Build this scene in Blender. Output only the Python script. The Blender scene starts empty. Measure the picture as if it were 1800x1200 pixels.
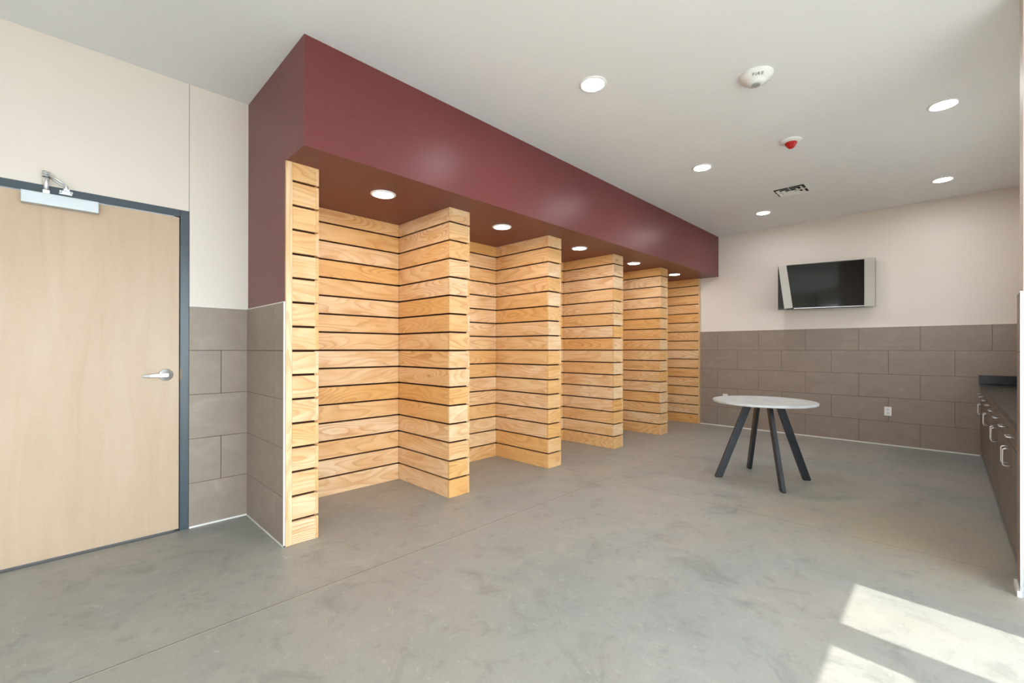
import bpy, bmesh, math, random
from mathutils import Vector, Matrix
random.seed(7)
C = bpy.context.scene.collection
sc = bpy.context.scene
PI = math.pi

# ------------------------------------------------------------------ main dimensions (metres)
H = 3.048            # ceiling
X0 = -3.720          # wall with the door
XB = -2.646          # front face of the painted soffit
XF = -2.933          # front faces of the slatted partitions
XS = -3.713          # face of the slats at the back of the stalls
Y0 = 0.988           # return wall plane
YE = 7.478           # end wall
ZB = 2.4044          # soffit underside
W = 1.522            # tile wainscot height
XD = 0.272           # cabinet door fronts
XC = 0.262           # countertop front edge
XW = 0.872           # wall behind the cabinets
XR = 1.62            # window wall
YBK = -2.7           # wall behind the camera
WING0, WING1, XWG = 3.355, 3.52, 0.2585
CAM = Vector((0.0, 0.0, 1.2321))

# ------------------------------------------------------------------ camera
yaw, pit, rol = map(math.radians, (44.444, 0.0805, 0.0726))
F0 = Vector((-math.sin(yaw), math.cos(yaw), 0)); R0 = Vector((math.cos(yaw), math.sin(yaw), 0)); U0 = Vector((0, 0, 1))
Fv = F0*math.cos(pit) + U0*math.sin(pit); Uv = U0*math.cos(pit) - F0*math.sin(pit)
Rv = R0*math.cos(rol) + Uv*math.sin(rol); Uv = Uv*math.cos(rol) - R0*math.sin(rol)
cd = bpy.data.cameras.new('camera'); cam = bpy.data.objects.new('camera', cd); C.objects.link(cam)
cd.sensor_width = 36; cd.lens = 781.10/1800*36; cd.shift_x = (900-899.35)/1800; cd.shift_y = (612.09-600)/1800
cd.clip_start = 0.01
cam.matrix_world = Matrix(((Rv.x, Uv.x, -Fv.x, CAM.x), (Rv.y, Uv.y, -Fv.y, CAM.y), (Rv.z, Uv.z, -Fv.z, CAM.z), (0, 0, 0, 1)))
sc.camera = cam

# ------------------------------------------------------------------ world, sun, exposure
sc.view_settings.view_transform = 'Standard'; sc.view_settings.look = 'None'
sc.view_settings.gamma = 1; sc.view_settings.use_curve_mapping = False
sc.view_settings.exposure = 0.40
SKY, SUN, LAMP, STALL = 9.6, 6.3, 112.0, 64.0
w = bpy.data.worlds.new('sky'); sc.world = w; w.use_nodes = True
nt = w.node_tree; bg = nt.nodes['Background']
bg.inputs[0].default_value = (0.82, 0.90, 1.0, 1); bg.inputs[1].default_value = SKY
SUN_T, SUN_A = 1.234, 0.08      # tangent of the elevation, sideways drift
sd = bpy.data.lights.new('sun', 'SUN'); so = bpy.data.objects.new('sun', sd); C.objects.link(so)
sd.energy = SUN; sd.angle = math.radians(0.4); sd.color = (1, 0.97, 0.93)
so.location = (6, 0, 8)
so.rotation_euler = Vector((-1, SUN_A, -SUN_T)).to_track_quat('-Z', 'Y').to_euler()
def portal(name, loc, rot, sx, sy):
    l = bpy.data.lights.new(name, 'AREA'); l.shape = 'RECTANGLE'; l.size = sx; l.size_y = sy
    l.cycles.is_portal = True
    o = bpy.data.objects.new(name, l); C.objects.link(o); o.location = loc; o.rotation_euler = rot
    return o
portal('window_portal', (XR+0.12, 0.4, 1.25), (0, math.radians(90), 0), 2.4, 5.0)
portal('window_portal', (0.1, YBK-0.12, 1.25), (math.radians(90), 0, 0), 1.5, 2.4)
portal('window_portal', (XW+0.16, 5.1, 1.75), (0, math.radians(90), 0), 0.9, 2.4)

# ------------------------------------------------------------------ helpers
def lin(r, g, b):
    f = lambda c: (c/255/12.92) if c/255 <= 0.04045 else ((c/255+0.055)/1.055)**2.4
    return (f(r), f(g), f(b), 1)
def bsdf(name, col=(200,200,200), rough=0.5, metal=0.0, spec=0.5):
    m = bpy.data.materials.new(name); m.use_nodes = True
    b = m.node_tree.nodes['Principled BSDF']
    b.inputs['Base Color'].default_value = lin(*col); b.inputs['Roughness'].default_value = rough
    b.inputs['Metallic'].default_value = metal; b.inputs['Specular IOR Level'].default_value = spec
    return m
class NT:
    """short hand for node building"""
    def __init__(s, m): s.m = m; s.t = m.node_tree; s.b = s.t.nodes['Principled BSDF']
    def n(s, typ, **kw):
        nd = s.t.nodes.new(typ)
        for k, v in kw.items():
            if k.startswith('i_'):
                key = k[2:]; key = int(key) if key.isdigit() else key.replace('_', ' ')
                nd.inputs[key].default_value = v
            else: setattr(nd, k, v)
        return nd
    def l(s, a, b): s.t.links.new(a, b)
    def math(s, op, a, b=None, c=None):
        nd = s.n('ShaderNodeMath', operation=op)
        for i, x in enumerate((a, b, c)):
            if x is None: continue
            if isinstance(x, (int, float)): nd.inputs[i].default_value = x
            else: s.l(x, nd.inputs[i])
        return nd.outputs[0]
    def map(s, vec, scale=(1,1,1), loc=(0,0,0)):
        nd = s.n('ShaderNodeMapping'); nd.inputs['Scale'].default_value = scale; nd.inputs['Location'].default_value = loc
        s.l(vec, nd.inputs[0]); return nd.outputs[0]
    def noise(s, vec, scale, detail=3, rough=0.5, dist=0):
        nd = s.n('ShaderNodeTexNoise'); nd.inputs['Scale'].default_value = scale; nd.inputs['Detail'].default_value = detail
        nd.inputs['Roughness'].default_value = rough; nd.inputs['Distortion'].default_value = dist
        s.l(vec, nd.inputs['Vector']); return nd.outputs['Fac']
    def ramp(s, fac, stops):
        nd = s.n('ShaderNodeValToRGB'); e = nd.color_ramp.elements
        while len(e) < len(stops): e.new(0.5)
        for k, (p, c) in enumerate(stops): e[k].position = p; e[k].color = c if len(c) == 4 else (*c, 1)
        s.l(fac, nd.inputs[0]); return nd.outputs[0]
    def mix(s, fac, a, b, mode='MIX'):
        nd = s.n('ShaderNodeMix', data_type='RGBA', blend_type=mode)
        for sock, x in ((nd.inputs[0], fac), (nd.inputs[6], a), (nd.inputs[7], b)):
            if isinstance(x, (int, float, tuple)): sock.default_value = x
            else: s.l(x, sock)
        return nd.outputs[2]
    def bump(s, hgt, strength=0.2, dist=0.01):
        nd = s.n('ShaderNodeBump'); nd.inputs['Strength'].default_value = strength; nd.inputs['Distance'].default_value = dist
        s.l(hgt, nd.inputs['Height']); s.l(nd.outputs[0], s.b.inputs['Normal'])

def paint(name, col, rough, bump=0.08, spec=0.5):
    m = bsdf(name, col, rough, spec=spec); k = NT(m)
    co = k.n('ShaderNodeTexCoord').outputs['Object']
    k.bump(k.noise(co, 160, 2), bump, 0.003)
    f = k.noise(co, 1.3, 2)
    c = lin(*col); k.l(k.mix(f, tuple(x*0.97 for x in c[:3])+(1,), tuple(min(1, x*1.03) for x in c[:3])+(1,)), k.b.inputs['Base Color'])
    return m
M = {}
M['beige'] = paint('warm_white_wall_paint', (224, 214, 203), 0.6)
M['ceil'] = paint('white_ceiling_paint', (234, 234, 234), 0.75, 0.04, 0.3)
M['maroon'] = paint('maroon_wall_paint', (114, 61, 60), 0.33, 0.25, 0.22)
M['black_core'] = bsdf('dark_brown_backing', (56, 34, 25), 0.95, spec=0.1)
M['frame'] = bsdf('dark_grey_frame_paint', (62, 74, 82), 0.28)
M['silver'] = bsdf('silver_paint', (196, 202, 206), 0.35, 0.4)
M['steel'] = bsdf('brushed_steel', (224, 225, 227), 0.36, 0.85)
M['white_trim'] = bsdf('white_edge_trim', (226, 224, 218), 0.4)
M['white_plastic'] = bsdf('white_plastic', (236, 235, 232), 0.4)
M['dark'] = bsdf('black_slot', (18, 18, 18), 0.7)
M['red'] = bsdf('red_plastic', (188, 10, 10), 0.35)
M['glass_grey'] = bsdf('grey_grille', (158, 158, 160), 0.4)
M['legblack'] = bsdf('black_powder_coat', (36, 39, 44), 0.36)
M['counter'] = bsdf('black_laminate', (24, 23, 22), 0.25)
M['kick'] = bsdf('dark_kick_plate', (38, 33, 30), 0.6)
M['screen'] = bsdf('black_screen_glass', (10, 10, 10), 0.08)
M['tvblack'] = bsdf('black_gloss_plastic', (14, 12, 11), 0.15)
M['tvsilver'] = bsdf('brushed_silver_plastic', (176, 170, 160), 0.4, 0.3)
M['alu'] = bsdf('white_window_frame', (205, 206, 206), 0.4)
M['pave'] = bsdf('outdoor_concrete', (176, 172, 164), 0.9)
M['lettering'] = bsdf('grey_lettering', (90, 90, 92), 0.6)
def emis(name, col, s):
    m = bpy.data.materials.new(name); m.use_nodes = True; b = m.node_tree.nodes['Principled BSDF']
    b.inputs['Base Color'].default_value = (0.8, 0.8, 0.8, 1)
    b.inputs['Emission Color'].default_value = col; b.inputs['Emission Strength'].default_value = s
    return m
M['lamp'] = emis('lamp_lens', (0.97, 0.965, 1.0, 1), LAMP)
M['lamp2'] = emis('warm_lamp_lens', (1, 0.965, 0.95, 1), STALL)
gl = bpy.data.materials.new('clear_window_glass'); gl.use_nodes = True
t = gl.node_tree; t.nodes.clear(); o_ = t.nodes.new('ShaderNodeOutputMaterial'); mx = t.nodes.new('ShaderNodeMixShader')
tr = t.nodes.new('ShaderNodeBsdfTransparent'); tr.inputs[0].default_value = (0.95, 0.97, 0.96, 1); gs = t.nodes.new('ShaderNodeBsdfGlossy'); gs.inputs['Roughness'].default_value = 0.02
mx.inputs[0].default_value = 0.07; t.links.new(tr.outputs[0], mx.inputs[1]); t.links.new(gs.outputs[0], mx.inputs[2]); t.links.new(mx.outputs[0], o_.inputs[0])
M['glass'] = gl

# pine boards: UV = metres along / across the board, shifted at random per board; 'tone' = random pair per board
def pine():
    m = bsdf('clear_finished_pine', rough=0.42); k = NT(m)
    uv = k.n('ShaderNodeUVMap', uv_map='UVMap').outputs[0]; tn = k.n('ShaderNodeUVMap', uv_map='tone').outputs[0]
    sp = k.n('ShaderNodeSeparateXYZ'); k.l(tn, sp.inputs[0]); t1, t2 = sp.outputs[0], sp.outputs[1]
    wob = k.noise(k.map(uv, (3.0, 9.0, 1)), 1.0, 3, 0.6)
    fld = k.noise(k.map(uv, (1.0, 5.5, 1)), 1.0, 1.0, 0.4, 0.25)
    vo = k.n('ShaderNodeTexVoronoi', feature='F1'); k.l(k.map(uv, (1.3, 4.0, 1)), vo.inputs['Vector']); vo.inputs['Scale'].default_value = 1.0; vo.inputs['Randomness'].default_value = 1.0
    d = vo.outputs['Distance']; sel = k.n('ShaderNodeSeparateColor'); k.l(vo.outputs['Color'], sel.inputs[0])
    kon = k.math('GREATER_THAN', sel.outputs[0], 0.55)
    knot = k.math('MULTIPLY', k.math('EXPONENT', k.math('MULTIPLY', k.math('MULTIPLY', d, d), -22.0)), kon)
    fld = k.math('ADD', fld, k.math('MULTIPLY', knot, 0.30))
    fld = k.math('ADD', fld, k.math('MULTIPLY', wob, 0.055))
    freq = k.math('MULTIPLY_ADD', t2, 13.0, 9.0)
    fr_ = k.math('FRACT', k.math('MULTIPLY', fld, freq))
    ring = k.ramp(fr_, [(0.0, (0.10,)*3), (0.35, (0.0,)*3), (0.70, (0.55,)*3), (0.90, (1,)*3), (0.97, (0.9,)*3), (1.0, (0.10,)*3)])
    streak = k.noise(k.map(uv, (5, 300, 1)), 1.0, 2)
    patch = k.noise(k.map(uv, (2.2, 7, 1)), 1.0, 4, 0.6, 0.5)
    base = k.mix(t1, lin(236, 206, 168), lin(226, 174, 106))
    base = k.mix(k.math('MULTIPLY', k.ramp(patch, [(0.42, (0,0,0)), (0.66, (1,1,1))]), 0.55), base, lin(214, 154, 86))
    fade = k.ramp(k.noise(k.map(uv, (1.5, 6, 1), (7, 3, 0)), 1.0, 2), [(0.3, (0.35,)*3), (0.62, (1,)*3)])
    amt = k.math('MULTIPLY', k.math('MULTIPLY', ring, fade), k.math('MULTIPLY_ADD', t2, 0.25, 0.42))
    col = k.mix(amt, base, lin(188, 120, 56))
    col = k.mix(k.math('MULTIPLY', k.math('SUBTRACT', streak, 0.35), 0.35), col, lin(200, 142, 78))
    kc = k.math('MULTIPLY', k.math('EXPONENT', k.math('MULTIPLY', k.math('MULTIPLY', d, d), -420.0)), k.math('GREATER_THAN', sel.outputs[0], 0.8))
    col = k.mix(k.math('MULTIPLY', kc, 0.6), col, lin(160, 96, 44))
    k.l(col, k.b.inputs['Base Color']); k.bump(k.math('ADD', streak, ring), 0.05, 0.002)
    return m
M['pine'] = pine()
def tile_mat():
    m = bsdf('taupe_porcelain_tile', rough=0.45); k = NT(m)
    uv = k.n('ShaderNodeUVMap', uv_map='UVMap').outputs[0]; tn = k.n('ShaderNodeUVMap', uv_map='tone').outputs[0]
    sp = k.n('ShaderNodeSeparateXYZ'); k.l(tn, sp.inputs[0])
    a = k.noise(k.map(uv, (4.0, 7.0, 1)), 1.0, 8, 0.7, 0.6); b = k.noise(k.map(uv, (60, 90, 1)), 1.0, 3, 0.7)
    col = k.ramp(a, [(0.25, lin(138, 122, 110)), (0.55, lin(151, 135, 121)), (0.78, lin(166, 152, 138))])
    col = k.mix(k.math('MULTIPLY', b, 0.35), col, lin(128, 113, 101))
    col = k.mix(k.math('MULTIPLY', sp.outputs[0], 0.3), col, lin(142, 128, 114))
    k.l(col, k.b.inputs['Base Color']); k.bump(b, 0.08, 0.002)
    return m
M['tile'] = tile_mat()
M['grout'] = bsdf('brown_grout', (88, 74, 62), 0.9)
def door_mat():
    m = bsdf('maple_door_veneer', rough=0.4); k = NT(m)
    co = k.n('ShaderNodeTexCoord').outputs['Object']
    a = k.noise(k.map(co, (6, 9, 1.2)), 1.0, 4, 0.6, 0.6); b = k.noise(k.map(co, (20, 40, 260)), 1.0, 2); c = k.noise(k.map(co, (10, 8, 60)), 1.0, 3, 0.6)
    col = k.ramp(a, [(0.3, lin(190, 164, 136)), (0.7, lin(200, 176, 151))])
    col = k.mix(k.math('MULTIPLY', k.math('SUBTRACT', c, 0.3), 0.35), col, lin(174, 144, 112))
    col = k.mix(k.math('MULTIPLY', b, 0.12), col, lin(168, 138, 106))
    k.l(col, k.b.inputs['Base Color']); return m
M['door'] = door_mat()
def cab_mat():
    m = bsdf('brown_cabinet_laminate', (92, 78, 66), 0.33); k = NT(m)
    co = k.n('ShaderNodeTexCoord').outputs['Object']
    a = k.noise(k.map(co, (8, 2, 60)), 1.0, 3)
    k.l(k.mix(a, lin(98, 82, 69), lin(110, 93, 79)), k.b.inputs['Base Color']); return m
M['cab'] = cab_mat()
def quartz():
    m = bsdf('pale_speckled_tabletop', (196, 196, 194), 0.35); k = NT(m)
    co = k.n('ShaderNodeTexCoord').outputs['Object']
    a = k.noise(co, 9, 5, 0.6); b = k.noise(co, 120, 2)
    c = k.ramp(a, [(0.35, lin(184, 185, 184)), (0.65, lin(206, 205, 202))])
    k.l(k.mix(k.math('MULTIPLY', b, 0.25), c, lin(170, 172, 172)), k.b.inputs['Base Color']); return m
M['top'] = quartz()
def floor_mat():
    m = bsdf('polished_concrete', rough=0.4); k = NT(m)
    co = k.n('ShaderNodeTexCoord').outputs['Object']
    sx = k.n('ShaderNodeSeparateXYZ'); k.l(co, sx.inputs[0]); X, Y = sx.outputs[0], sx.outputs[1]
    big = k.noise(co, 0.8, 4, 0.55, 0.5); med = k.noise(co, 3.6, 8, 0.68, 0.8); fine = k.noise(co, 60, 5, 0.75)
    strk = k.noise(k.map(co, (5, 4.0, 1), (2, 5, 0)), 1.8, 9, 0.74, 0.3)
    col = k.ramp(big, [(0.34, lin(144, 148, 144)), (0.48, lin(157, 157, 151)), (0.58, lin(161, 156, 147)), (0.70, lin(150, 152, 147))])
    col = k.mix(k.ramp(med, [(0.30, (0.75,)*3), (0.46, (0,)*3), (1, (0,)*3)]), col, lin(122, 123, 118))
    col = k.mix(k.ramp(med, [(0.54, (0,)*3), (0.70, (0.6,)*3)]), col, lin(178, 173, 163))
    col = k.mix(k.ramp(strk, [(0.33, (0.45,)*3), (0.46, (0,)*3), (1, (0,)*3)]), col, lin(118, 116, 109))
    col = k.mix(k.ramp(strk, [(0.58, (0,)*3), (0.72, (0.55,)*3)]), col, lin(184, 181, 173))
    col = k.mix(k.math('MULTIPLY', fine, 0.4), col, lin(128, 127, 120))
    sc1 = k.noise(k.map(co, (2.2, 5.0, 1), (3, 1, 0)), 2.6, 10, 0.8, 1.8)
    col = k.mix(k.ramp(sc1, [(0.60, (0,)*3), (0.66, (0.4,)*3), (0.72, (0,)*3)]), col, lin(210, 206, 198))
    # rusty stain near the wing wall
    dx = k.math('MULTIPLY', k.math('ADD', X, 0.25), 0.9); dy = k.math('SUBTRACT', Y, 3.95)
    r2 = k.math('ADD', k.math('MULTIPLY', dx, dx), k.math('MULTIPLY', dy, dy))
    st = k.math('MULTIPLY', k.math('EXPONENT', k.math('MULTIPLY', r2, -2.2)), k.ramp(med, [(0.3, (0.1,)*3), (0.65, (0.75,)*3)]))
    col = k.mix(st, col, lin(166, 146, 108))
    # saw-cut joints
    jit = k.math('MULTIPLY', k.math('SUBTRACT', k.noise(co, 1.5, 2), 0.5), 0.012)
    def line(coord, pos, wd): return k.math('LESS_THAN', k.math('ABSOLUTE', k.math('ADD', k.math('SUBTRACT', coord, pos), jit)), wd)
    for c_, p_ in ((X, -2.308), (Y, 3.672)):
        col = k.mix(k.math('MULTIPLY', line(c_, p_+0.004, 0.0035), 0.5), col, lin(190, 182, 164))
        col = k.mix(k.math('MULTIPLY', line(c_, p_-0.002, 0.0028), 0.85), col, lin(70, 66, 58))
    # tiny dark crumbs
    vo = k.n('ShaderNodeTexVoronoi'); k.l(co, vo.inputs['Vector']); vo.inputs['Scale'].default_value = 1.4
    col = k.mix(k.math('MULTIPLY', k.math('LESS_THAN', vo.outputs['Distance'], 0.011), 0.8), col, lin(60, 55, 50))
    k.l(col, k.b.inputs['Base Color'])
    k.l(k.math('MULTIPLY_ADD', med, 0.25, 0.30), k.b.inputs['Roughness']); k.bump(fine, 0.05, 0.004)
    return m
M['floor'] = floor_mat()

# ---- meshes
def new_bm():
    bm = bmesh.new(); bm.loops.layers.uv.new('UVMap'); bm.loops.layers.uv.new('tone'); return bm
FACES = ((0,3,2,1), (4,5,6,7), (0,1,5,4), (1,2,6,5), (2,3,7,6), (3,0,4,7))
def add_box(bm, x0, x1, y0, y1, z0, z1, along=None, mi=0, tone=None, grain=None, seed_off=None):
    """box; along = index of the grain axis (0,1,2)"""
    vs = [bm.verts.new(p) for p in ((x0,y0,z0),(x1,y0,z0),(x1,y1,z0),(x0,y1,z0),(x0,y0,z1),(x1,y0,z1),(x1,y1,z1),(x0,y1,z1))]
    uv = bm.loops.layers.uv['UVMap']; tn = bm.loops.layers.uv['tone']
    tone = tone or (random.random(), random.random()); off = seed_off or (random.uniform(0, 90), random.uniform(0, 90))
    ext = (x1-x0, y1-y0, z1-z0)
    if along is None: along = max(range(3), key=lambda a: ext[a])
    for f in FACES:
        fc = bm.faces.new([vs[i] for i in f]); fc.material_index = mi
        fc.normal_update(); ax = max(range(3), key=lambda a: abs(fc.normal[a]))
        rest = [a for a in range(3) if a != ax]
        if along in rest: u_ax = along; v_ax = rest[0] if rest[1] == along else rest[1]; end = False
        else: u_ax, v_ax = rest; end = True
        for lp in fc.loops:
            c = lp.vert.co
            lp[uv].uv = (c[u_ax]*(8 if end else 1)+off[0]+(0.013*ax), c[v_ax]+off[1]+0.31*ax); lp[tn].uv = tone
    return vs
def add_hexa(bm, pts, mi=0):
    vs = [bm.verts.new(p) for p in pts]
    for f in FACES: bm.faces.new([vs[i] for i in f]).material_index = mi
    return vs
def lathe(bm, prof, seg=40, c=(0,0,0), mi=0, smooth=True):
    """profile of (r, z), revolved about z through c"""
    rings = []
    for r, z in prof:
        if r < 1e-6: rings.append([bm.verts.new((c[0], c[1], c[2]+z))])
        else: rings.append([bm.verts.new((c[0]+r*math.cos(2*PI*i/seg), c[1]+r*math.sin(2*PI*i/seg), c[2]+z)) for i in range(seg)])
    for a, b in zip(rings, rings[1:]):
        for i in range(seg):
            j = (i+1) % seg
            q = [a[i % len(a)], a[j % len(a)], b[j % len(b)], b[i % len(b)]]
            u = []
            [u.append(v) for v in q if v not in u]
            if len(u) > 2: f = bm.faces.new(u); f.material_index = mi; f.smooth = smooth
def tube(bm, pts, r, seg=10, mi=0, caps=True):
    pts = [Vector(p) for p in pts]; rings = []
    up = Vector((0.123, 0.04, 1)).normalized()
    for i, p in enumerate(pts):
        d = (pts[min(i+1, len(pts)-1)]-pts[max(i-1, 0)]).normalized()
        if abs(d.dot(up)) > 0.95: up = Vector((1, 0.1, 0.05)).normalized()
        a = d.cross(up).normalized(); b = a.cross(d); up = b
        rings.append([bm.verts.new(p+a*r*math.cos(2*PI*k/seg)+b*r*math.sin(2*PI*k/seg)) for k in range(seg)])
    for a, b in zip(rings, rings[1:]):
        for k in range(seg):
            f = bm.faces.new((a[k], a[(k+1) % seg], b[(k+1) % seg], b[k])); f.smooth = True; f.material_index = mi
    if caps: bm.faces.new(rings[0][::-1]).material_index = mi; bm.faces.new(rings[-1]).material_index = mi
def obj(name, bm, mats, parent=None, bevel=0, seg=2, origin=None):
    bmesh.ops.recalc_face_normals(bm, faces=bm.faces)
    if origin is not None: bmesh.ops.translate(bm, verts=bm.verts, vec=-Vector(origin))
    me = bpy.data.meshes.new(name); bm.to_mesh(me); bm.free()
    for m in (mats if isinstance(mats, (list, tuple)) else [mats]): me.materials.append(m)
    o = bpy.data.objects.new(name, me); C.objects.link(o)
    if origin is not None: o.location = origin
    if parent: o.parent = parent
    if bevel:
        b = o.modifiers.new('bevel', 'BEVEL'); b.width = bevel; b.segments = seg; b.limit_method = 'ANGLE'; b.angle_limit = math.radians(40)
    return o
def thing(name, label, cat, loc=(0,0,0), group=None, rz=0):
    o = bpy.data.objects.new(name, None); C.objects.link(o); o.location = loc; o.rotation_euler = (0,0,rz); o.empty_display_size = 0.05
    o['label'] = label; o['category'] = cat
    if group: o['group'] = group
    return o
def tag(o, label, cat, group=None):
    o['label'] = label; o['category'] = cat
    if group: o['group'] = group
    return o
def struct(name, bm, mats, label=None, **kw):
    o = obj(name, bm, mats, **kw); o['kind'] = 'structure'
    if label: o['label'] = label
    return o
def sbox(name, *a, mat, label=None, **kw):
    bm = new_bm(); add_box(bm, *a); return struct(name, bm, mat, label, **kw)
def copy_tree(o, loc, label, parent=None):
    c = o.copy(); C.objects.link(c)
    if parent is None: c.location = loc; c['label'] = label
    else: c.parent = parent
    for ch in [x for x in C.objects if x.parent == o]: copy_tree(ch, None, None, c)
    return c

# ------------------------------------------------------------------ room shell
FB = bsdf  # noqa
sbox('floor', X0-0.2, XR+0.2, YBK-0.2, YE+0.1, -0.1, 0, mat=M['floor'], label='polished grey concrete floor with saw-cut joints')
sbox('ceiling', X0-0.2, XR+0.2, YBK-0.2, YE+0.1, H, H+0.1, mat=M['ceil'], label='smooth white painted ceiling')
# wall with the door (opening y -0.387..0.627, z 0..2.173)
DY0, DY1, DZ = -0.387, 0.627, 2.173
bm = new_bm()
add_box(bm, X0-0.15, X0, YBK, DY0, 0, H); add_box(bm, X0-0.15, X0, DY1+0.002, Y0+0.001, 0, H)
add_box(bm, X0-0.15, X0, DY0, DY1-0.001, DZ, H)
wl = struct('wall_left', bm, M['beige'], 'off-white painted wall around the wooden door')
bm = new_bm(); add_box(bm, X0-0.002, X0+0.0006, DY1-0.003, DY1+0.001, DZ, H)
obj('control_joint', bm, bsdf('joint_grey', (176, 168, 158), 0.8), wl)  # thin plain grey strip along the joint
bm = new_bm(); add_box(bm, X0-0.2, X0-0.05, Y0+0.1, YE, 0, ZB)
struct('wall_stalls', bm, M['black_core'], 'wall behind the slatted stalls')
# return wall, painted maroon above the tile
bm = new_bm(); add_box(bm, X0-0.05, XF-0.02, Y0, Y0+0.12, 0, ZB)
wr = struct('wall_return', bm, M['maroon'], 'maroon return wall beside the first stall, tiled below')
bm = new_bm(); add_box(bm, X0-0.05, XB, Y0, YE, ZB, H-0.0005)
struct('wall_soffit', bm, M['maroon'], 'maroon painted soffit over the slatted stalls')
bm = new_bm(); add_box(bm, X0-0.2, XR+0.2, YE, YE+0.15, 0, H)
we = struct('wall_end', bm, M['beige'], 'off-white end wall above brown tile wainscot')
bm = new_bm(); add_box(bm, XW, XW+0.12, WING1, YE, 0, 1.3); add_box(bm, XW, XW+0.12, WING1, YE, 2.2, H)
add_box(bm, XW, XW+0.12, WING1, 3.9, 1.3, 2.2); add_box(bm, XW, XW+0.12, 6.3, YE, 1.3, 2.2)
struct('wall_cabinets', bm, M['beige'], 'wall behind the base cabinets')
bm = new_bm(); add_box(bm, XWG+0.012, XR, WING0+0.012, WING1, 0, H)
ww = struct('wall_wing', bm, M['beige'], 'short wing wall at the near end of the cabinets')
bm = new_bm(); add_box(bm, X0-0.15, -0.6, YBK-0.15, YBK, 0, H); add_box(bm, 0.8, XR+0.2, YBK-0.15, YBK, 0, H); add_box(bm, -0.6, 0.8, YBK-0.15, YBK, 2.4, H)
struct('wall_back', bm, M['beige'])

# ---- tiled wainscot: every tile a slab with a fine grout gap
TH, TW, G = 0.3045, 0.6045, 0.0032
def tiles(name, parent, a0, a1, place, joints):
    """place(a, d, z): a along the wall, d out of the wall; joints[row] = one joint position or a list"""
    bm = new_bm()
    def bx(u0, u1, d0, d1, z0, z1, mi):
        p, q = place(u0, d0), place(u1, d1)
        add_box(bm, min(p[0],q[0]), max(p[0],q[0]), min(p[1],q[1]), max(p[1],q[1]), z0, z1, mi=mi, along=0 if abs(p[0]-q[0]) > abs(p[1]-q[1]) else 1)
    bx(a0, a1, 0, 0.007, 0, W-0.001, 1)
    for r in range(5):
        z1 = W-r*TH; z0 = z1-TH; j = joints[r]
        if isinstance(j, (int, float)):
            s = j
            while s > a0: s -= TW
            cuts = [s+i*TW for i in range(60) if a0 < s+i*TW < a1]
        else: cuts = j
        cuts = [a0-G/2]+[c for c in cuts if a0+0.01 < c < a1-0.01]+[a1+G/2]
        for c, d in zip(cuts, cuts[1:]): bx(c+G/2, d-G/2, 0, 0.010, z0+(G if r < 4 else 0.0), z1-(0 if r else 0.001), 0)
    return obj(name, bm, [M['tile'], M['grout']], parent, bevel=0.0008, seg=1)
# left wall: tile face flush with the door-wall plane used for measuring
tiles('tile_wainscot', wl, DY1, Y0-0.001, lambda a, d: (X0-0.0005+d*0.9, a), [0.815+TW/2, 0.815, 0.815+TW/2, 0.815, 0.815+TW/2])
tiles('tile_wainscot', wr, X0+0.01, XF-0.012, lambda a, d: (a, Y0-d*0.9), [[-3.11]]*5)
tiles('tile_wainscot', we, XF, XW, lambda a, d: (a, YE-d), [-2.657, -2.355, -2.657, -2.355, -2.657])
tiles('tile_wainscot', ww, XWG+0.012, XR, lambda a, d: (a, WING0+0.012-d), [0.86, 0.56, 0.86, 0.56, 0.86])
tiles('tile_wainscot', ww, WING0+0.002, WING1, lambda a, d: (XWG+0.012-d, a), [9.9]*5)
def strip(name, *a, parent=None, mat='white_trim'):
    bm = new_bm(); add_box(bm, *a)
    if parent: return obj(name, bm, M[mat], parent)
    return struct(name, bm, M[mat])
strip('edge_trim', X0, X0+0.011, DY1, Y0, W-0.001, W+0.004, parent=wl)
strip('edge_trim', X0, XF-0.01, Y0-0.011, Y0, W-0.001, W+0.004, parent=wr)
strip('edge_trim', XF-0.012, XF-0.008, Y0-0.0105, Y0-0.0005, 0, W+0.004, parent=wr)
strip('edge_trim', XF, XW, YE-0.011, YE, W-0.001, W+0.004, parent=we)
strip('edge_trim', XWG, XWG+0.012, WING0, WING0+0.004, 0, W+0.002, parent=ww, mat='steel')
strip('baseboard_left', X0, X0+0.014, DY1+0.001, Y0-0.01, 0, 0.011).__setitem__('label', 'thin white sealant line at the foot of the left wall tiles')
strip('baseboard_return', X0+0.01, XF-0.008, Y0-0.013, Y0-0.001, 0, 0.008)
strip('baseboard_end', XF+0.002, 0.27, YE-0.016, YE, 0, 0.014)
strip('baseboard_wing', XWG-0.010, XWG+0.004, WING0-0.006, WING1, 0, 0.03)

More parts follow.
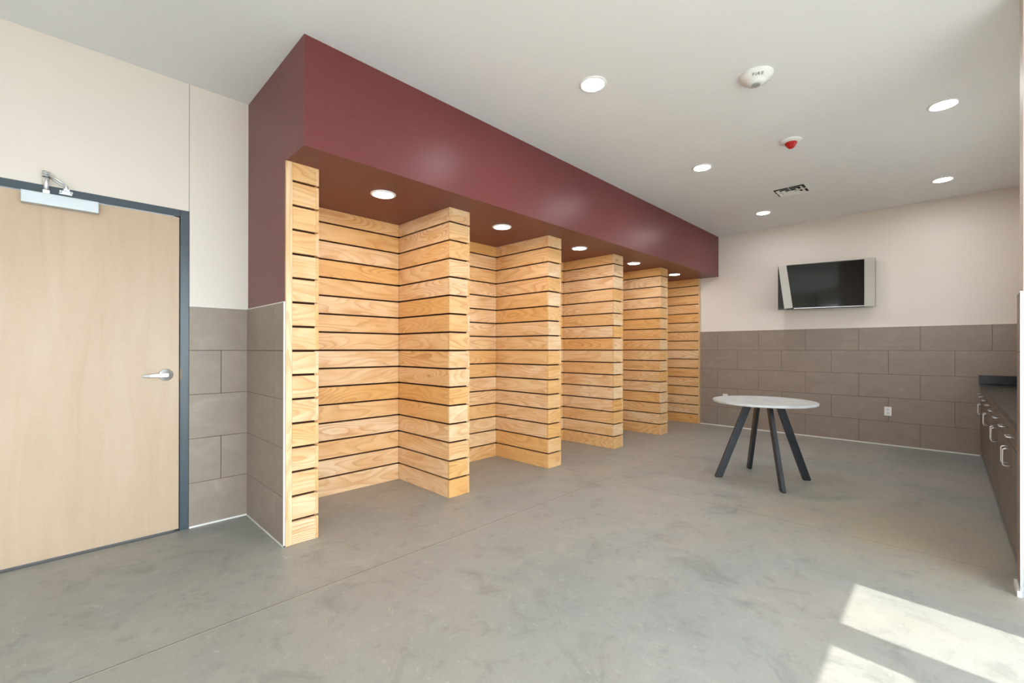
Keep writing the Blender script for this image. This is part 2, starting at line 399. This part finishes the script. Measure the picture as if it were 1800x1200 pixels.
# ---- window wall on the right (outside the frame): panes throw the sun patches on the floor
bm = new_bm()
add_box(bm, XR, XR+0.08, YBK, WING1, 2.56, H); add_box(bm, XR, XR+0.08, 2.79, WING1, 0, 2.56)
add_box(bm, XR, XR+0.08, 2.125, 2.295, 0, 2.56); add_box(bm, XR, XR+0.08, YBK, -2.0, 0, 2.56)
add_box(bm, XR, XR+0.08, -0.05, 0.12, 0, 2.56)
struct('wall_right', bm, M['beige'], 'window wall beside the camera')
wn = 0
for (a, b, bars) in ((2.295, 2.79, ()), (1.2, 2.125, (2.10,)), (0.12, 1.2, (2.10,)), (-1.03, -0.05, ()), (-2.0, -1.03, ())):
    wn += 1
    bm = new_bm(); e = 0.012 if wn == 1 else 0.025
    x0, x1 = XR+0.03, XR+0.075
    for q in ((a, a+e, 0, 2.56), (b-e, b, 0, 2.56), (a, b, 2.515, 2.56), (a, b, 0, 0.1)): add_box(bm, x0, x1, *q)
    for z in bars: add_box(bm, x0, x1, a, b, z-0.05, z+0.045)
    wo = struct('window_%d' % wn, bm, M['alu'])
    bm = new_bm(); add_box(bm, XR+0.05, XR+0.056, a+e, b-e, 0.1, 2.515)
    obj('pane', bm, M['glass'], wo)
for a in (-0.6,):
    wn += 1; b = a+1.4
    bm = new_bm(); y0, y1 = YBK-0.1, YBK-0.05
    for q in ((a, a+0.03, 0, 2.4), (b-0.03, b, 0, 2.4), (a, b, 2.36, 2.4), (a, b, 0, 0.1)): add_box(bm, q[0], q[1], y0, y1, q[2], q[3])
    wo = struct('window_%d' % wn, bm, M['alu'])
    bm = new_bm(); add_box(bm, a+0.03, b-0.03, YBK-0.078, YBK-0.072, 0.1, 2.36)
    obj('pane', bm, M['glass'], wo)
for a in (3.9, 5.1):
    wn += 1; b = a+1.2
    bm = new_bm(); x0, x1 = XW+0.05, XW+0.10
    for q in ((a, a+0.03, 1.3, 2.2), (b-0.03, b, 1.3, 2.2), (a, b, 2.16, 2.2), (a, b, 1.3, 1.34)): add_box(bm, x0, x1, *q)
    wo = struct('window_%d' % wn, bm, M['alu'])
    bm = new_bm(); add_box(bm, XW+0.072, XW+0.078, a+0.03, b-0.03, 1.34, 2.16)
    obj('pane', bm, M['glass'], wo)
sbox('added_sun_canopy', XW+0.121, XW+1.35, 3.2, 7.0, 2.3, 2.4, mat=M['alu'])  # unseen canopy, added to keep direct sun out of the counter windows
sbox('ground', -20, 30, -25, 25, -0.25, -0.11, mat=M['pave'], label='pale outdoor pavement beyond the windows')

# ------------------------------------------------------------------ door
dr = bpy.data.objects.new('door_1', None); C.objects.link(dr); dr.location = (X0, 0.12, 0); dr['kind'] = 'structure'
dr['label'] = 'pale maple door in a dark grey metal frame'
def dobj(name, bm, mat, parent=dr, **kw):
    bmesh.ops.translate(bm, verts=bm.verts, vec=(-X0, -0.12, 0)); return obj(name, bm, mat, parent, **kw)
FW = 0.050
bm = new_bm()
add_box(bm, X0-0.12, X0+0.006, DY1-FW, DY1-0.0005, 0, DZ); add_box(bm, X0-0.12, X0+0.006, DY0, DY0+FW, 0, DZ)
add_box(bm, X0-0.12, X0+0.006, DY0+FW, DY1-FW, DZ-FW+0.003, DZ)
add_box(bm, X0-0.12, X0-0.05, DY1-FW-0.016, DY1-FW, 0, DZ-FW); add_box(bm, X0-0.12, X0-0.05, DY0+FW, DY0+FW+0.016, 0, DZ-FW)
dobj('door_frame', bm, M['frame'], bevel=0.002)
bm = new_bm(); add_box(bm, X0-0.047, X0-0.003, DY0+FW+0.003, DY1-FW-0.004, 0.012, DZ-FW-0.002)
leaf = dobj('door_leaf', bm, M['door'], bevel=0.0015)
bm = new_bm()
add_box(bm, X0-0.02, X0+0.0075, DY1-FW-0.001, DY1-FW+0.008, 1.064, 1.096); add_box(bm, X0-0.02, X0+0.0075, DY1-FW-0.001, DY1-FW+0.008, 1.020, 1.058)
dobj('strike_plate', bm, bsdf('aged_bronze', (110, 90, 66), 0.4, 0.6))
bm = new_bm(); add_box(bm, X0-0.05, X0+0.02, DY0+FW, DY1-FW, 0, 0.006)
dobj('threshold', bm, bsdf('dark_threshold', (70, 70, 66), 0.5))
# lever handle
hy, hz = 0.501, 1.057
def rotx90(prof, bm, c, seg=36):   # lathe about the x axis
    b2 = bmesh.new(); lathe(b2, prof, seg)
    bmesh.ops.rotate(b2, verts=b2.verts, matrix=Matrix.Rotation(PI/2, 3, 'Y')); bmesh.ops.translate(b2, verts=b2.verts, vec=c)
    me = bpy.data.meshes.new('tmp'); b2.to_mesh(me); b2.free(); bm.from_mesh(me); bpy.data.meshes.remove(me)
bm = new_bm(); rotx90([(0,0),(0.040,0),(0.040,0.006),(0.036,0.010),(0.017,0.011),(0.014,0.016),(0.0125,0.044),(0,0.044)], bm, (X0-0.003, hy, hz))
rose = dobj('door_handle', bm, M['steel'], leaf)
rose.location = (0, 0, 0)
bm = new_bm()
pr = [(0.012, 0.010, 0), (0.008, 0.0135, 0), (0.0, 0.0145, 0), (-0.05, 0.0115, 0), (-0.078, 0.0105, 0), (-0.086, 0.0100, -0.003), (-0.122, 0.0085, -0.026)]
ring = []
for dy, hh, bx_ in pr:
    ring.append([bm.verts.new((X0+0.033+bx_+sx, hy+dy, hz+sz*hh+dy*0.03)) for sx, sz in ((0,-1),(0.012,-1),(0.012,1),(0,1))])
for a, b in zip(ring, ring[1:]):
    for k_ in range(4): bm.faces.new((a[k_], a[(k_+1) % 4], b[(k_+1) % 4], b[k_]))
bm.faces.new(ring[0]); bm.faces.new(ring[-1][::-1])
dobj('lever', bm, M['steel'], leaf, bevel=0.003)
# closer
cy0, cy1, cz0, cz1 = -0.150, 0.170, 2.050, 2.118
bm = new_bm(); add_box(bm, X0-0.003, X0+0.052, cy0, cy1, cz0, cz1)
clo = dobj('door_closer', bm, M['silver'], bevel=0.003)
bm = new_bm()
add_box(bm, X0+0.016, X0+0.044, -0.065, -0.037, cz1, cz1+0.020)
lathe(bm, [(0,0),(0.012,0),(0.012,0.125),(0,0.125)], 20, (X0+0.03, -0.051, cz1))
lathe(bm, [(0.017,0),(0.017,0.012),(0.013,0.012),(0.013,0.018),(0.017,0.018),(0.017,0.03),(0,0.03)], 20, (X0+0.03, -0.051, cz1+0.098))
dobj('closer_spindle', bm, M['steel'], clo)
bm = new_bm()
tube(bm, [(X0+0.045, -0.050, cz1+0.122), (X0+0.070, 0.020, 2.180)], 0.0055, 8); tube(bm, [(X0+0.020, -0.050, cz1+0.110), (X0+0.040, 0.025, 2.172)], 0.0055, 8)
dobj('closer_arm', bm, M['steel'], clo)
bm = new_bm()
add_box(bm, X0+0.006, X0+0.014, 0.000, 0.056, 2.136, 2.160)
add_box(bm, X0+0.013, X0+0.062, 0.018, 0.044, 2.150, 2.158)
for yy in (0.006, 0.054): lathe(bm, [(0,0),(0.006,0),(0.006,0.012),(0,0.012)], 10, (X0+0.028, yy, 2.142))
lathe(bm, [(0,0),(0.010,0),(0.010,0.02),(0,0.02)], 14, (X0+0.05, 0.030, 2.156))
dobj('closer_bracket', bm, M['steel'], clo, bevel=0.001)

# ------------------------------------------------------------------ slatted pine stalls
PITCH, GAP, T = 0.1524, 0.0142, 0.019
def rows():
    z = 0.0
    while z < ZB-0.01:
        yield (z+(GAP/2 if z > 0 else 0.001), min(z+PITCH-GAP/2, ZB-0.0005)); z += PITCH
def slats(name, parent, x0, x1, y0, y1, along, org):
    bm = new_bm()
    for z0, z1 in rows(): add_box(bm, x0, x1, y0, y1, z0, z1, along=along, tone=(random.random(), random.random()))
    bmesh.ops.translate(bm, verts=bm.verts, vec=-Vector(org))
    return obj(name, bm, M['pine'], parent, bevel=0.0009, seg=1)
PARTS = [(2.257, 2.4745), (3.5300, 3.7440), (4.7870, 5.0060), (6.0420, 6.2650)]
PL = ['slatted pine partition nearest the grey door end, between first and second stalls',
      'slatted pine partition second from the left of four, between second and third stalls',
      'slatted pine partition third from the left of four, between third and fourth stalls',
      'slatted pine partition farthest from the door, between fourth and fifth stalls']
XBK = XS-T          # back of the back slats
for (a, b), lb in zip(PARTS, PL):
    org = Vector((XF, (a+b)/2, 0)); p = thing('slatted_partition', lb, 'partition', org, 'slatted pine partitions between the stalls')
    bm = new_bm(); add_box(bm, XBK+T+0.001, XF-T-0.0005, a+T+0.0005, b-T-0.0005, 0.0005, ZB-0.0005); bmesh.ops.translate(bm, verts=bm.verts, vec=-org)
    obj('core', bm, M['black_core'], p)
    slats('side_slats', p, XS+0.0005, XF-T, a, a+T, 0, org)          # left face, covered by the front boards
    slats('side_slats', p, XS+0.0005, XF-0.0002, b-T, b, 0, org)            # right face, runs flush to the front
    slats('front_slats', p, XF-T+0.0002, XF, a, b-T-0.0003, 1, org)
# post at the door end: flush trim board, front slats, inner side slats
org = Vector((XF, 1.09, 0))
p = thing('slatted_end_post', 'narrow slatted pine post with full-height edge board beside the maroon return wall', 'post', org)
bm = new_bm(); add_box(bm, XF-0.019, XF+0.001, Y0+0.0005, 1.0255, 0.001, ZB-0.0005, along=2, tone=(0.1, 0.3)); bmesh.ops.translate(bm, verts=bm.verts, vec=-org)
obj('edge_board', bm, M['pine'], p, bevel=0.0015)
bm = new_bm(); add_box(bm, XF-0.0205, XF-0.0195, 1.026, 1.190-T-0.0005, 0.0005, ZB-0.0005); bmesh.ops.translate(bm, verts=bm.verts, vec=-org)
obj('core', bm, M['black_core'], p)
slats('front_slats', p, XF-T+0.0002, XF, 1.026, 1.190-T-0.0003, 1, org)
bm = new_bm()
for z0, z1 in rows(): add_box(bm, XF-0.030, XF-0.0002, 1.190-T, 1.190, z0, z1, along=0)
bmesh.ops.translate(bm, verts=bm.verts, vec=-org); obj('side_slats', bm, M['pine'], p, bevel=0.0009, seg=1)
org = Vector((XF-0.031, 1.15, 0))
p = thing('slatted_side_panel', 'slatted pine lining on the door-side wall of the first stall, behind the end post', 'wall panel', org)
bm = new_bm(); add_box(bm, XS+0.0005, XF-0.0215, Y0+0.1215, 1.190-T-0.0005, 0.0005, ZB-0.0005); bmesh.ops.translate(bm, verts=bm.verts, vec=-org)
obj('core', bm, M['black_core'], p)
slats('side_slats', p, XS+0.0005, XF-0.0305, 1.190-T, 1.190, 0, org)
# last side, fixed on the end wall
org = Vector((XF, 7.45, 0))
p = thing('slatted_side_panel', 'slatted pine side panel against the end wall, closing the fifth stall', 'wall panel', org)
slats('side_slats', p, XS+0.0005, XF-0.012, 7.4211, 7.4211+T, 0, org)
bm = new_bm(); add_box(bm, XS, XF-0.0125, 7.4211+T+0.0005, YE-0.0005, 0.0005, ZB-0.0005); bmesh.ops.translate(bm, verts=bm.verts, vec=-org)
obj('core', bm, M['black_core'], p)
bm = new_bm(); add_box(bm, XF-0.012, XF, 7.4175, YE-0.012, 0.001, ZB-0.0005, along=2); bmesh.ops.translate(bm, verts=bm.verts, vec=-org)
obj('edge_board', bm, M['pine'], p)
BL = ['slatted pine back panel of the widest visible stall, nearest the door',
      'slatted pine back panel of the second stall, seen as a narrow strip',
      'slatted pine back panel of the third stall, a sliver behind the second partition',
      'slatted pine back panel of the fourth stall, hidden behind the third partition',
      'slatted pine back panel of the fifth stall beside the end wall']
edges = [1.190]+[v for q in PARTS for v in q]+[7.4211]
for i in range(5):
    a, b = edges[2*i]+0.0005, edges[2*i+1]-0.0005; org = Vector((XS, (a+b)/2, 0))
    p = thing('slatted_back_panel', BL[i], 'wall panel', org, 'slatted pine back panels of the stalls')
    slats('back_slats', p, XBK, XS, a, b, 1, org)
    bm = new_bm(); add_box(bm, XBK-0.03, XBK-0.0005, a, b, 0.0005, ZB-0.0005); bmesh.ops.translate(bm, verts=bm.verts, vec=-org)
    obj('backing', bm, M['black_core'], p)

# ------------------------------------------------------------------ lights in the ceiling and the soffit
def downlight(loc, label, group, mat, proto={}):
    if group in proto: return copy_tree(proto[group], loc, label)
    d = thing('recessed_downlight', label, 'ceiling light', loc, group)
    bm = new_bm(); lathe(bm, [(0.094,0),(0.094,-0.003),(0.088,-0.008),(0.078,-0.009),(0.074,-0.006),(0.074,0)], 48); obj('trim_ring', bm, M['white_plastic'], d)
    bm = new_bm(); lathe(bm, [(0.0735,-0.0005),(0.0735,-0.005),(0.060,-0.0065),(0,-0.0075)], 48); obj('lens', bm, mat, d)
    proto[group] = d; return d
for x, y, lb in ((-1.735, 2.56, 'round white ceiling downlight nearest the camera, beside the maroon soffit'),
                 (-1.75, 4.50, 'round ceiling downlight in the middle of the row along the maroon soffit'),
                 (-1.75, 6.56, 'small far ceiling downlight between the soffit end and the air vent'),
                 (-0.02, 4.59, 'large ceiling downlight at far right of the picture, nearer of the right-hand row'),
                 (-0.035, 6.61, 'ceiling downlight at far right, farther of the right-hand row above the television wall')):
    downlight((x, y, H), lb, 'white ceiling downlights', M['lamp'])
for i, lb in enumerate(('downlight in the maroon soffit over the first stall, nearest the door', 'soffit downlight over the second stall', 'soffit downlight over the third, middle stall',
                        'soffit downlight over the fourth stall', 'soffit downlight over the fifth stall by the end wall')):
    downlight((-3.055, 1.722+1.2575*i, ZB), lb, 'downlights in the maroon soffit', M['lamp2'])

# ------------------------------------------------------------------ fire detector with lettering
fx, fy = -0.905, 3.235
d = thing('fire_detector', 'round white ceiling detector lettered FIRE', 'detector', (fx, fy, H))
bm = new_bm(); lathe(bm, [(0.100,0),(0.100,-0.014),(0.096,-0.020),(0,-0.020)], 56); obj('base', bm, M['white_plastic'], d)
bm = new_bm(); lathe(bm, [(0.097,-0.020),(0.094,-0.026),(0.060,-0.042),(0.056,-0.045),(0.052,-0.058),(0.026,-0.062),(0,-0.062)], 56); body = obj('body', bm, M['white_plastic'], d)
bm = new_bm(); lathe(bm, [(0.026,-0.061),(0.026,-0.066),(0.020,-0.070),(0,-0.071)], 24)
for k_ in range(6):
    a = k_*PI/3; tube(bm, [(0.0, 0.0, -0.0725), (0.024*math.cos(a), 0.024*math.sin(a), -0.069)], 0.0018, 6)
obj('sensor_grille', bm, M['glass_grey'], d)
cu = bpy.data.curves.new('lettering', 'FONT'); cu.body = 'FIRE'; cu.size = 0.030; cu.align_x = 'CENTER'; cu.align_y = 'CENTER'; cu.extrude = 0.0004; cu.space_character = 1.25
tmp = bpy.data.objects.new('tmp', cu); C.objects.link(tmp); bpy.context.view_layer.update()
me = bpy.data.meshes.new_from_object(tmp.evaluated_get(bpy.context.evaluated_depsgraph_get())); C.objects.unlink(tmp); bpy.data.objects.remove(tmp)
me.materials.clear(); me.materials.append(M['lettering']); me.name = 'lettering'
lt = bpy.data.objects.new('lettering', me); C.objects.link(lt); lt.parent = d
out = Vector((-fx, -fy, 0)).normalized()             # towards the viewer
out = (Matrix.Rotation(math.radians(7), 3, 'Z') @ out)
slope = math.atan2(0.016, 0.034)
nrm = (Vector((0, 0, -1))*math.cos(slope) + out*math.sin(slope)).normalized()
upv = (out - nrm*out.dot(nrm)).normalized(); rt = upv.cross(nrm)
pos = out*0.078 + Vector((0, 0, -0.0345))+nrm*0.0006
lt.matrix_local = Matrix(((rt.x, upv.x, nrm.x, pos.x), (rt.y, upv.y, nrm.y, pos.y), (rt.z, upv.z, nrm.z, pos.z), (0,0,0,1)))
# red capped device
d = thing('capped_sensor', 'white ceiling disc with bright red protective cap', 'sensor', (-0.972, 4.462, H))
bm = new_bm(); lathe(bm, [(0.082,0),(0.082,-0.008),(0.078,-0.014),(0.060,-0.020),(0,-0.020)], 48); obj('base', bm, M['white_plastic'], d)
bm = new_bm(); lathe(bm, [(0,-0.020),(0.046,-0.020),(0.047,-0.028),(0.040,-0.034),(0.036,-0.040),(0.022,-0.058),(0.018,-0.066),(0.0,-0.068)], 24)
for k_ in range(8):
    a = k_*PI/4; tube(bm, [(0.043*math.cos(a), 0.043*math.sin(a), -0.028), (0.024*math.cos(a), 0.024*math.sin(a), -0.058)], 0.003, 6)
obj('red_cap', bm, M['red'], d)
# air diffuser
vx, vy, vh = -1.275, 5.855, 0.185
d = thing('air_diffuser', 'square white ceiling air vent with nested louvres', 'vent', (vx, vy, H))
def sqring(bm, a, b, za, zb, t=0.0015):
    """sloping square ring between half-widths a (at za) and b (at zb)"""
    o_ = [bm.verts.new((sx*a, sy*a, za)) for sx, sy in ((-1,-1),(1,-1),(1,1),(-1,1))]; i_ = [bm.verts.new((sx*b, sy*b, zb)) for sx, sy in ((-1,-1),(1,-1),(1,1),(-1,1))]
    o2 = [bm.verts.new((v.co.x, v.co.y, v.co.z+t)) for v in o_]; i2 = [bm.verts.new((v.co.x, v.co.y, v.co.z+t)) for v in i_]
    for k_ in range(4):
        n_ = (k_+1) % 4
        bm.faces.new((o_[k_], o_[n_], i_[n_], i_[k_])); bm.faces.new((o2[k_], i2[k_], i2[n_], o2[n_]))
        bm.faces.new((o_[k_], o2[k_], o2[n_], o_[n_])); bm.faces.new((i_[k_], i_[n_], i2[n_], i2[k_]))
bm = new_bm(); sqring(bm, vh, 0.150, -0.006, -0.007, 0.004); sqring(bm, 0.152, 0.150, -0.001, -0.006); obj('frame', bm, M['white_plastic'], d)
for a, b in ((0.128, 0.098), (0.082, 0.052)):
    bm = new_bm(); sqring(bm, a, b, -0.016, 0.0-0.0025); obj('louvre', bm, M['white_plastic'], d)
bm = new_bm(); add_box(bm, -0.036, 0.036, -0.036, 0.036, -0.018, -0.014); obj('centre_plate', bm, M['white_plastic'], d, bevel=0.002)
bm = new_bm(); add_box(bm, -0.149, 0.149, -0.149, 0.149, -0.0022, -0.0004); obj('duct_opening', bm, M['dark'], d)
bm = new_bm()
for s in (-1, 1):
    add_box(bm, s*0.09-0.06, s*0.09+0.06, -0.003, 0.003, -0.012, -0.003); add_box(bm, -0.003, 0.003, s*0.09-0.06, s*0.09+0.06, -0.012, -0.003)
obj('bracing_bar', bm, M['white_plastic'], d)

# ------------------------------------------------------------------ television, swivelled away from the wall
tvA, tvB = None, None
def rayp(u, v): return (Fv + Rv*((u-899.35)/781.1) - Uv*((v-612.09)/781.1))
ang = math.radians(13.2)
tdir = Vector((math.cos(ang), math.sin(ang), 0))          # left -> right
nout = Vector((math.sin(ang), -math.cos(ang), 0))         # towards the room
def on_line(u):   # point on the television plane (through PR_) seen in column u
    r = rayp(u, 500); r = Vector((r.x, r.y)); # solve CAM + s r = PR_ + q tdir
    dx = PRt.x - CAM.x; dy = PRt.y - CAM.y; det = r.x*(-tdir.y) + tdir.x*r.y
    s = (dx*(-tdir.y) + tdir.x*dy)/det; return Vector((r.x*s, r.y*s, 0))
r = rayp(1539, 500); s = (YE-0.085)/r.y; PRt = Vector((r.x*s, YE-0.085, 0))
PLt = on_line(1367.5); TWD = (PRt-PLt).length
def zat(u, v, P):
    r = rayp(u, v); s = math.hypot(P.x, P.y)/math.hypot(r.x, r.y); return CAM.z + r.z*s
tz1 = zat(1539, 453, PRt); tz0 = zat(1538.5, 538, PRt)
tvmid = (PLt+PRt)/2
tv = thing('television', 'wall-mounted flat television with silver side strips, swung out on its left', 'television', (tvmid.x, tvmid.y, tz0), rz=ang)
hw, th = TWD/2, tz1-tz0
# local frame: x right, -y towards the room
bm = new_bm(); add_box(bm, -hw, hw, 0.004, 0.045, 0, th); obj('housing', bm, M['tvblack'], tv, bevel=0.004)
bm = new_bm(); add_box(bm, -hw*0.45, hw*0.45, 0.045, 0.075, th*0.15, th*0.8); obj('rear_cover', bm, M['tvblack'], tv, bevel=0.01)
sw = 0.115
bm = new_bm(); add_box(bm, -hw+0.004, hw-sw+0.002, -0.002, 0.004, 0.022, th-0.006); obj('screen', bm, M['screen'], tv)
bm = new_bm(); add_box(bm, -hw+0.19, hw-sw, -0.0045, 0.006, 0.008, 0.016); obj('lower_trim', bm, M['steel'], tv)
bm = new_bm(); add_box(bm, -hw+0.004, hw-sw, -0.004, 0.006, th-0.006, th+0.001); obj('upper_trim', bm, M['tvsilver'], tv)
bm = new_bm(); add_box(bm, hw-sw, hw-0.006, -0.010, 0.006, 0.0, th+0.001); add_box(bm, hw-0.004, hw, -0.008, 0.03, 0.0, th+0.002); ob = obj('side_strip', bm, M['tvsilver'], tv, bevel=0.002); ob['label'] = 'upright silver side strip'
bm = new_bm(); sl = 0.072
y0_, y1_ = -0.014, -0.003
add_hexa(bm, [(-hw+0.004+sl, y0_, 0.010), (-hw+sl+0.106, y0_, 0.020), (-hw+sl+0.106, y1_, 0.020), (-hw+0.004+sl, y1_, 0.010),
              (-hw+0.002, y0_, th+0.002), (-hw+0.100, y0_, th+0.004), (-hw+0.100, y1_, th+0.004), (-hw+0.002, y1_, th+0.002)])
ob = obj('side_strip', bm, M['tvsilver'], tv, bevel=0.002); ob['label'] = 'leaning silver side strip'
# bracket: wall plate and arm (in world axes converted to local)
inv = Matrix.Rotation(-ang, 4, 'Z') @ Matrix.Translation((-tvmid.x, -tvmid.y, -tz0))
bm = new_bm(); add_box(bm, tvmid.x-0.10, tvmid.x+0.14, YE-0.012, YE-0.0005, tz0+0.15, tz0+0.45)
bmesh.ops.transform(bm, matrix=inv, verts=bm.verts); obj('wall_bracket', bm, M['dark'], tv)
bm = new_bm(); e_ = tvmid - nout*0.078
tube(bm, [(tvmid.x+0.05, YE-0.012, tz0+0.3), (e_.x, e_.y, tz0+0.3)], 0.02, 12)
bmesh.ops.transform(bm, matrix=inv, verts=bm.verts); obj('bracket_arm', bm, M['dark'], tv)

# ------------------------------------------------------------------ outlets
def outlet(x, z, label):
    o = thing('wall_outlet', label, 'outlet', (x, YE-0.010, z), 'white outlets low on the end wall')
    bm = new_bm(); add_box(bm, -0.037, 0.037, -0.007, 0, -0.058, 0.058); obj('cover_plate', bm, M['white_plastic'], o, bevel=0.003)
    for s in (-1, 1):
        bm = new_bm(); add_box(bm, -0.017, 0.017, -0.009, -0.006, s*0.026-0.014, s*0.026+0.014); rc = obj('receptacle', bm, M['white_plastic'], o, bevel=0.002)
        bm = new_bm()
        for dx in (-0.007, 0.006): add_box(bm, dx-0.0016, dx+0.0016, -0.0096, -0.0088, s*0.026-0.004, s*0.026+0.008)
        add_box(bm, -0.003, 0.003, -0.0096, -0.0088, s*0.026-0.011, s*0.026-0.006); obj('slot', bm, M['dark'], rc)
    return o
outlet(-0.546, 0.438, 'white wall outlet on the tile to the right of the table')
outlet(-2.535, 0.460, 'white wall outlet whose top just shows over the left rim of the round table')

# ------------------------------------------------------------------ round table
tx, ty, tz, tr_ = -1.255, 4.715, 0.745, 0.441
tb = thing('round_table', 'round pale-topped table on four splayed dark flat legs', 'table', (tx, ty, 0))
bm = new_bm(); lathe(bm, [(0,tz-0.022),(tr_-0.004,tz-0.022),(tr_,tz-0.018),(tr_,tz-0.003),(tr_-0.003,tz),(0,tz)], 96, smooth=False); obj('tabletop', bm, M['top'], tb)
bm = new_bm(); add_box(bm, -0.18, 0.18, -0.18, 0.18, tz-0.028, tz-0.0225); obj('mounting_plate', bm, M['legblack'], tb)
feet = [(-1.578, 4.463, 0.6), (-1.465, 5.007, 0.55), (-1.014, 4.375, 0.6), (-0.946, 4.932, 0.6)]
tops = [(1318, 716), (1329, 716), (1352, 717), (1369, 718)]
for (px, py, _), (u, v) in zip(feet, tops):
    f = Vector((px-tx, py-ty, 0)); d2 = f.normalized(); t_ = d2*0.135; zt = tz-0.028
    rad = d2; tan = Vector((-d2.y, d2.x, 0))
    bm = new_bm(); hr, ht = 0.034, 0.016
    def q(c, z): return [c - rad*hr - tan*ht + Vector((0,0,z)), c + rad*hr - tan*ht + Vector((0,0,z)), c + rad*hr + tan*ht + Vector((0,0,z)), c - rad*hr + tan*ht + Vector((0,0,z))]
    add_hexa(bm, q(f, 0.006)+q(t_, zt)); lg = obj('leg', bm, M['legblack'], tb, bevel=0.003)
    bm = new_bm(); hr, ht = 0.028, 0.012; add_hexa(bm, q(f, 0.0)+q(f, 0.007)); obj('glide', bm, M['dark'], lg)

# ------------------------------------------------------------------ base cabinets and countertop
CY0, CY1 = WING1+0.003, YE-0.012
CWD = (CY1-CY0)/4; KZ, CZ = 0.10, 0.803
def wire_pull(p0, p1, out_, r, parent, name='pull'):
    """U-shaped wire pull between two points on the face, standing off by out_ along -x"""
    p0, p1 = Vector(p0), Vector(p1); o_ = Vector((-out_, 0, 0)); e = (p1-p0).normalized(); c = 0.010
    pts = [p0, p0+o_*0.7]+[p0+o_*0.7 + (o_*0.3)*math.sin(a) + e*c*(1-math.cos(a)) for a in (PI/8, PI/4, 3*PI/8, PI/2)]
    pts += [p1+o_*0.7 + (o_*0.3)*math.sin(a) - e*c*(1-math.cos(a)) for a in (PI/2, 3*PI/8, PI/4, PI/8)]+[p1+o_*0.7, p1]
    bm = new_bm(); tube(bm, pts, r, 10); return obj(name, bm, M['steel'], parent)
def cabinet(y0, label):
    c = thing('base_cabinet', label, 'cabinet', (XD, y0+CWD/2, 0), 'brown base cabinets along the right wall')
    h = CWD/2-0.0008; D = XW-XD-0.001
    bm = new_bm(); add_box(bm, 0.020, D, -h, h, KZ, CZ-0.001); obj('carcass', bm, M['kick'], c)
    bm = new_bm(); add_box(bm, 0.030, 0.045, -h, h, 0.0, KZ); obj('toe_kick', bm, M['kick'], c)
    for s in (-1, 1):
        a, b = (-h+0.0015, -0.002) if s < 0 else (0.002, h-0.0015); m_ = (a+b)/2
        bm = new_bm(); add_box(bm, 0, 0.019, a, b, 0.668, CZ-0.005); dw = obj('drawer', bm, M['cab'], c, bevel=0.001)
        wire_pull((0, m_-0.052, 0.742), (0, m_+0.052, 0.742), 0.036, 0.0040, dw)
        bm = new_bm(); add_box(bm, 0, 0.019, a, b, KZ+0.002, 0.661); dd = obj('door', bm, M['cab'], c, bevel=0.001)
        yy = s*0.055; wire_pull((0, yy, 0.538), (0, yy, 0.640), 0.036, 0.0040, dd)
    return c
c0 = cabinet(CY0, 'brown base cabinet nearest the camera, beside the wing wall')
for i, lb in ((1, 'brown base cabinet second from the wing wall'), (2, 'brown base cabinet third from the wing wall'), (3, 'brown base cabinet in the far corner against the end wall')):
    copy_tree(c0, (XD, CY0+CWD*(i+0.5), 0), lb)
bm = new_bm(); add_box(bm, XC, XW-0.001, CY0, CY1, CZ, 0.838); ct = obj('countertop', bm, M['counter'], origin=(0.56, 5.5, CZ), bevel=0.002)
tag(ct, 'long black countertop over the brown cabinets', 'countertop')
bm = new_bm(); add_box(bm, XC-0.004, XW-0.021, CY1-0.019, CY1, 0.8385, 0.936); ob = obj('backsplash', bm, M['counter'], origin=(0.56, CY1-0.01, 0.8385), bevel=0.002)
tag(ob, 'short black backsplash strip on the end wall at the counter end', 'backsplash')
bm = new_bm(); add_box(bm, XW-0.020, XW-0.001, CY0, CY1, 0.8385, 0.936); ob = obj('backsplash', bm, M['counter'], origin=(XW-0.01, 5.5, 0.8385), bevel=0.002)
tag(ob, 'long black backsplash along the wall behind the counter', 'backsplash')
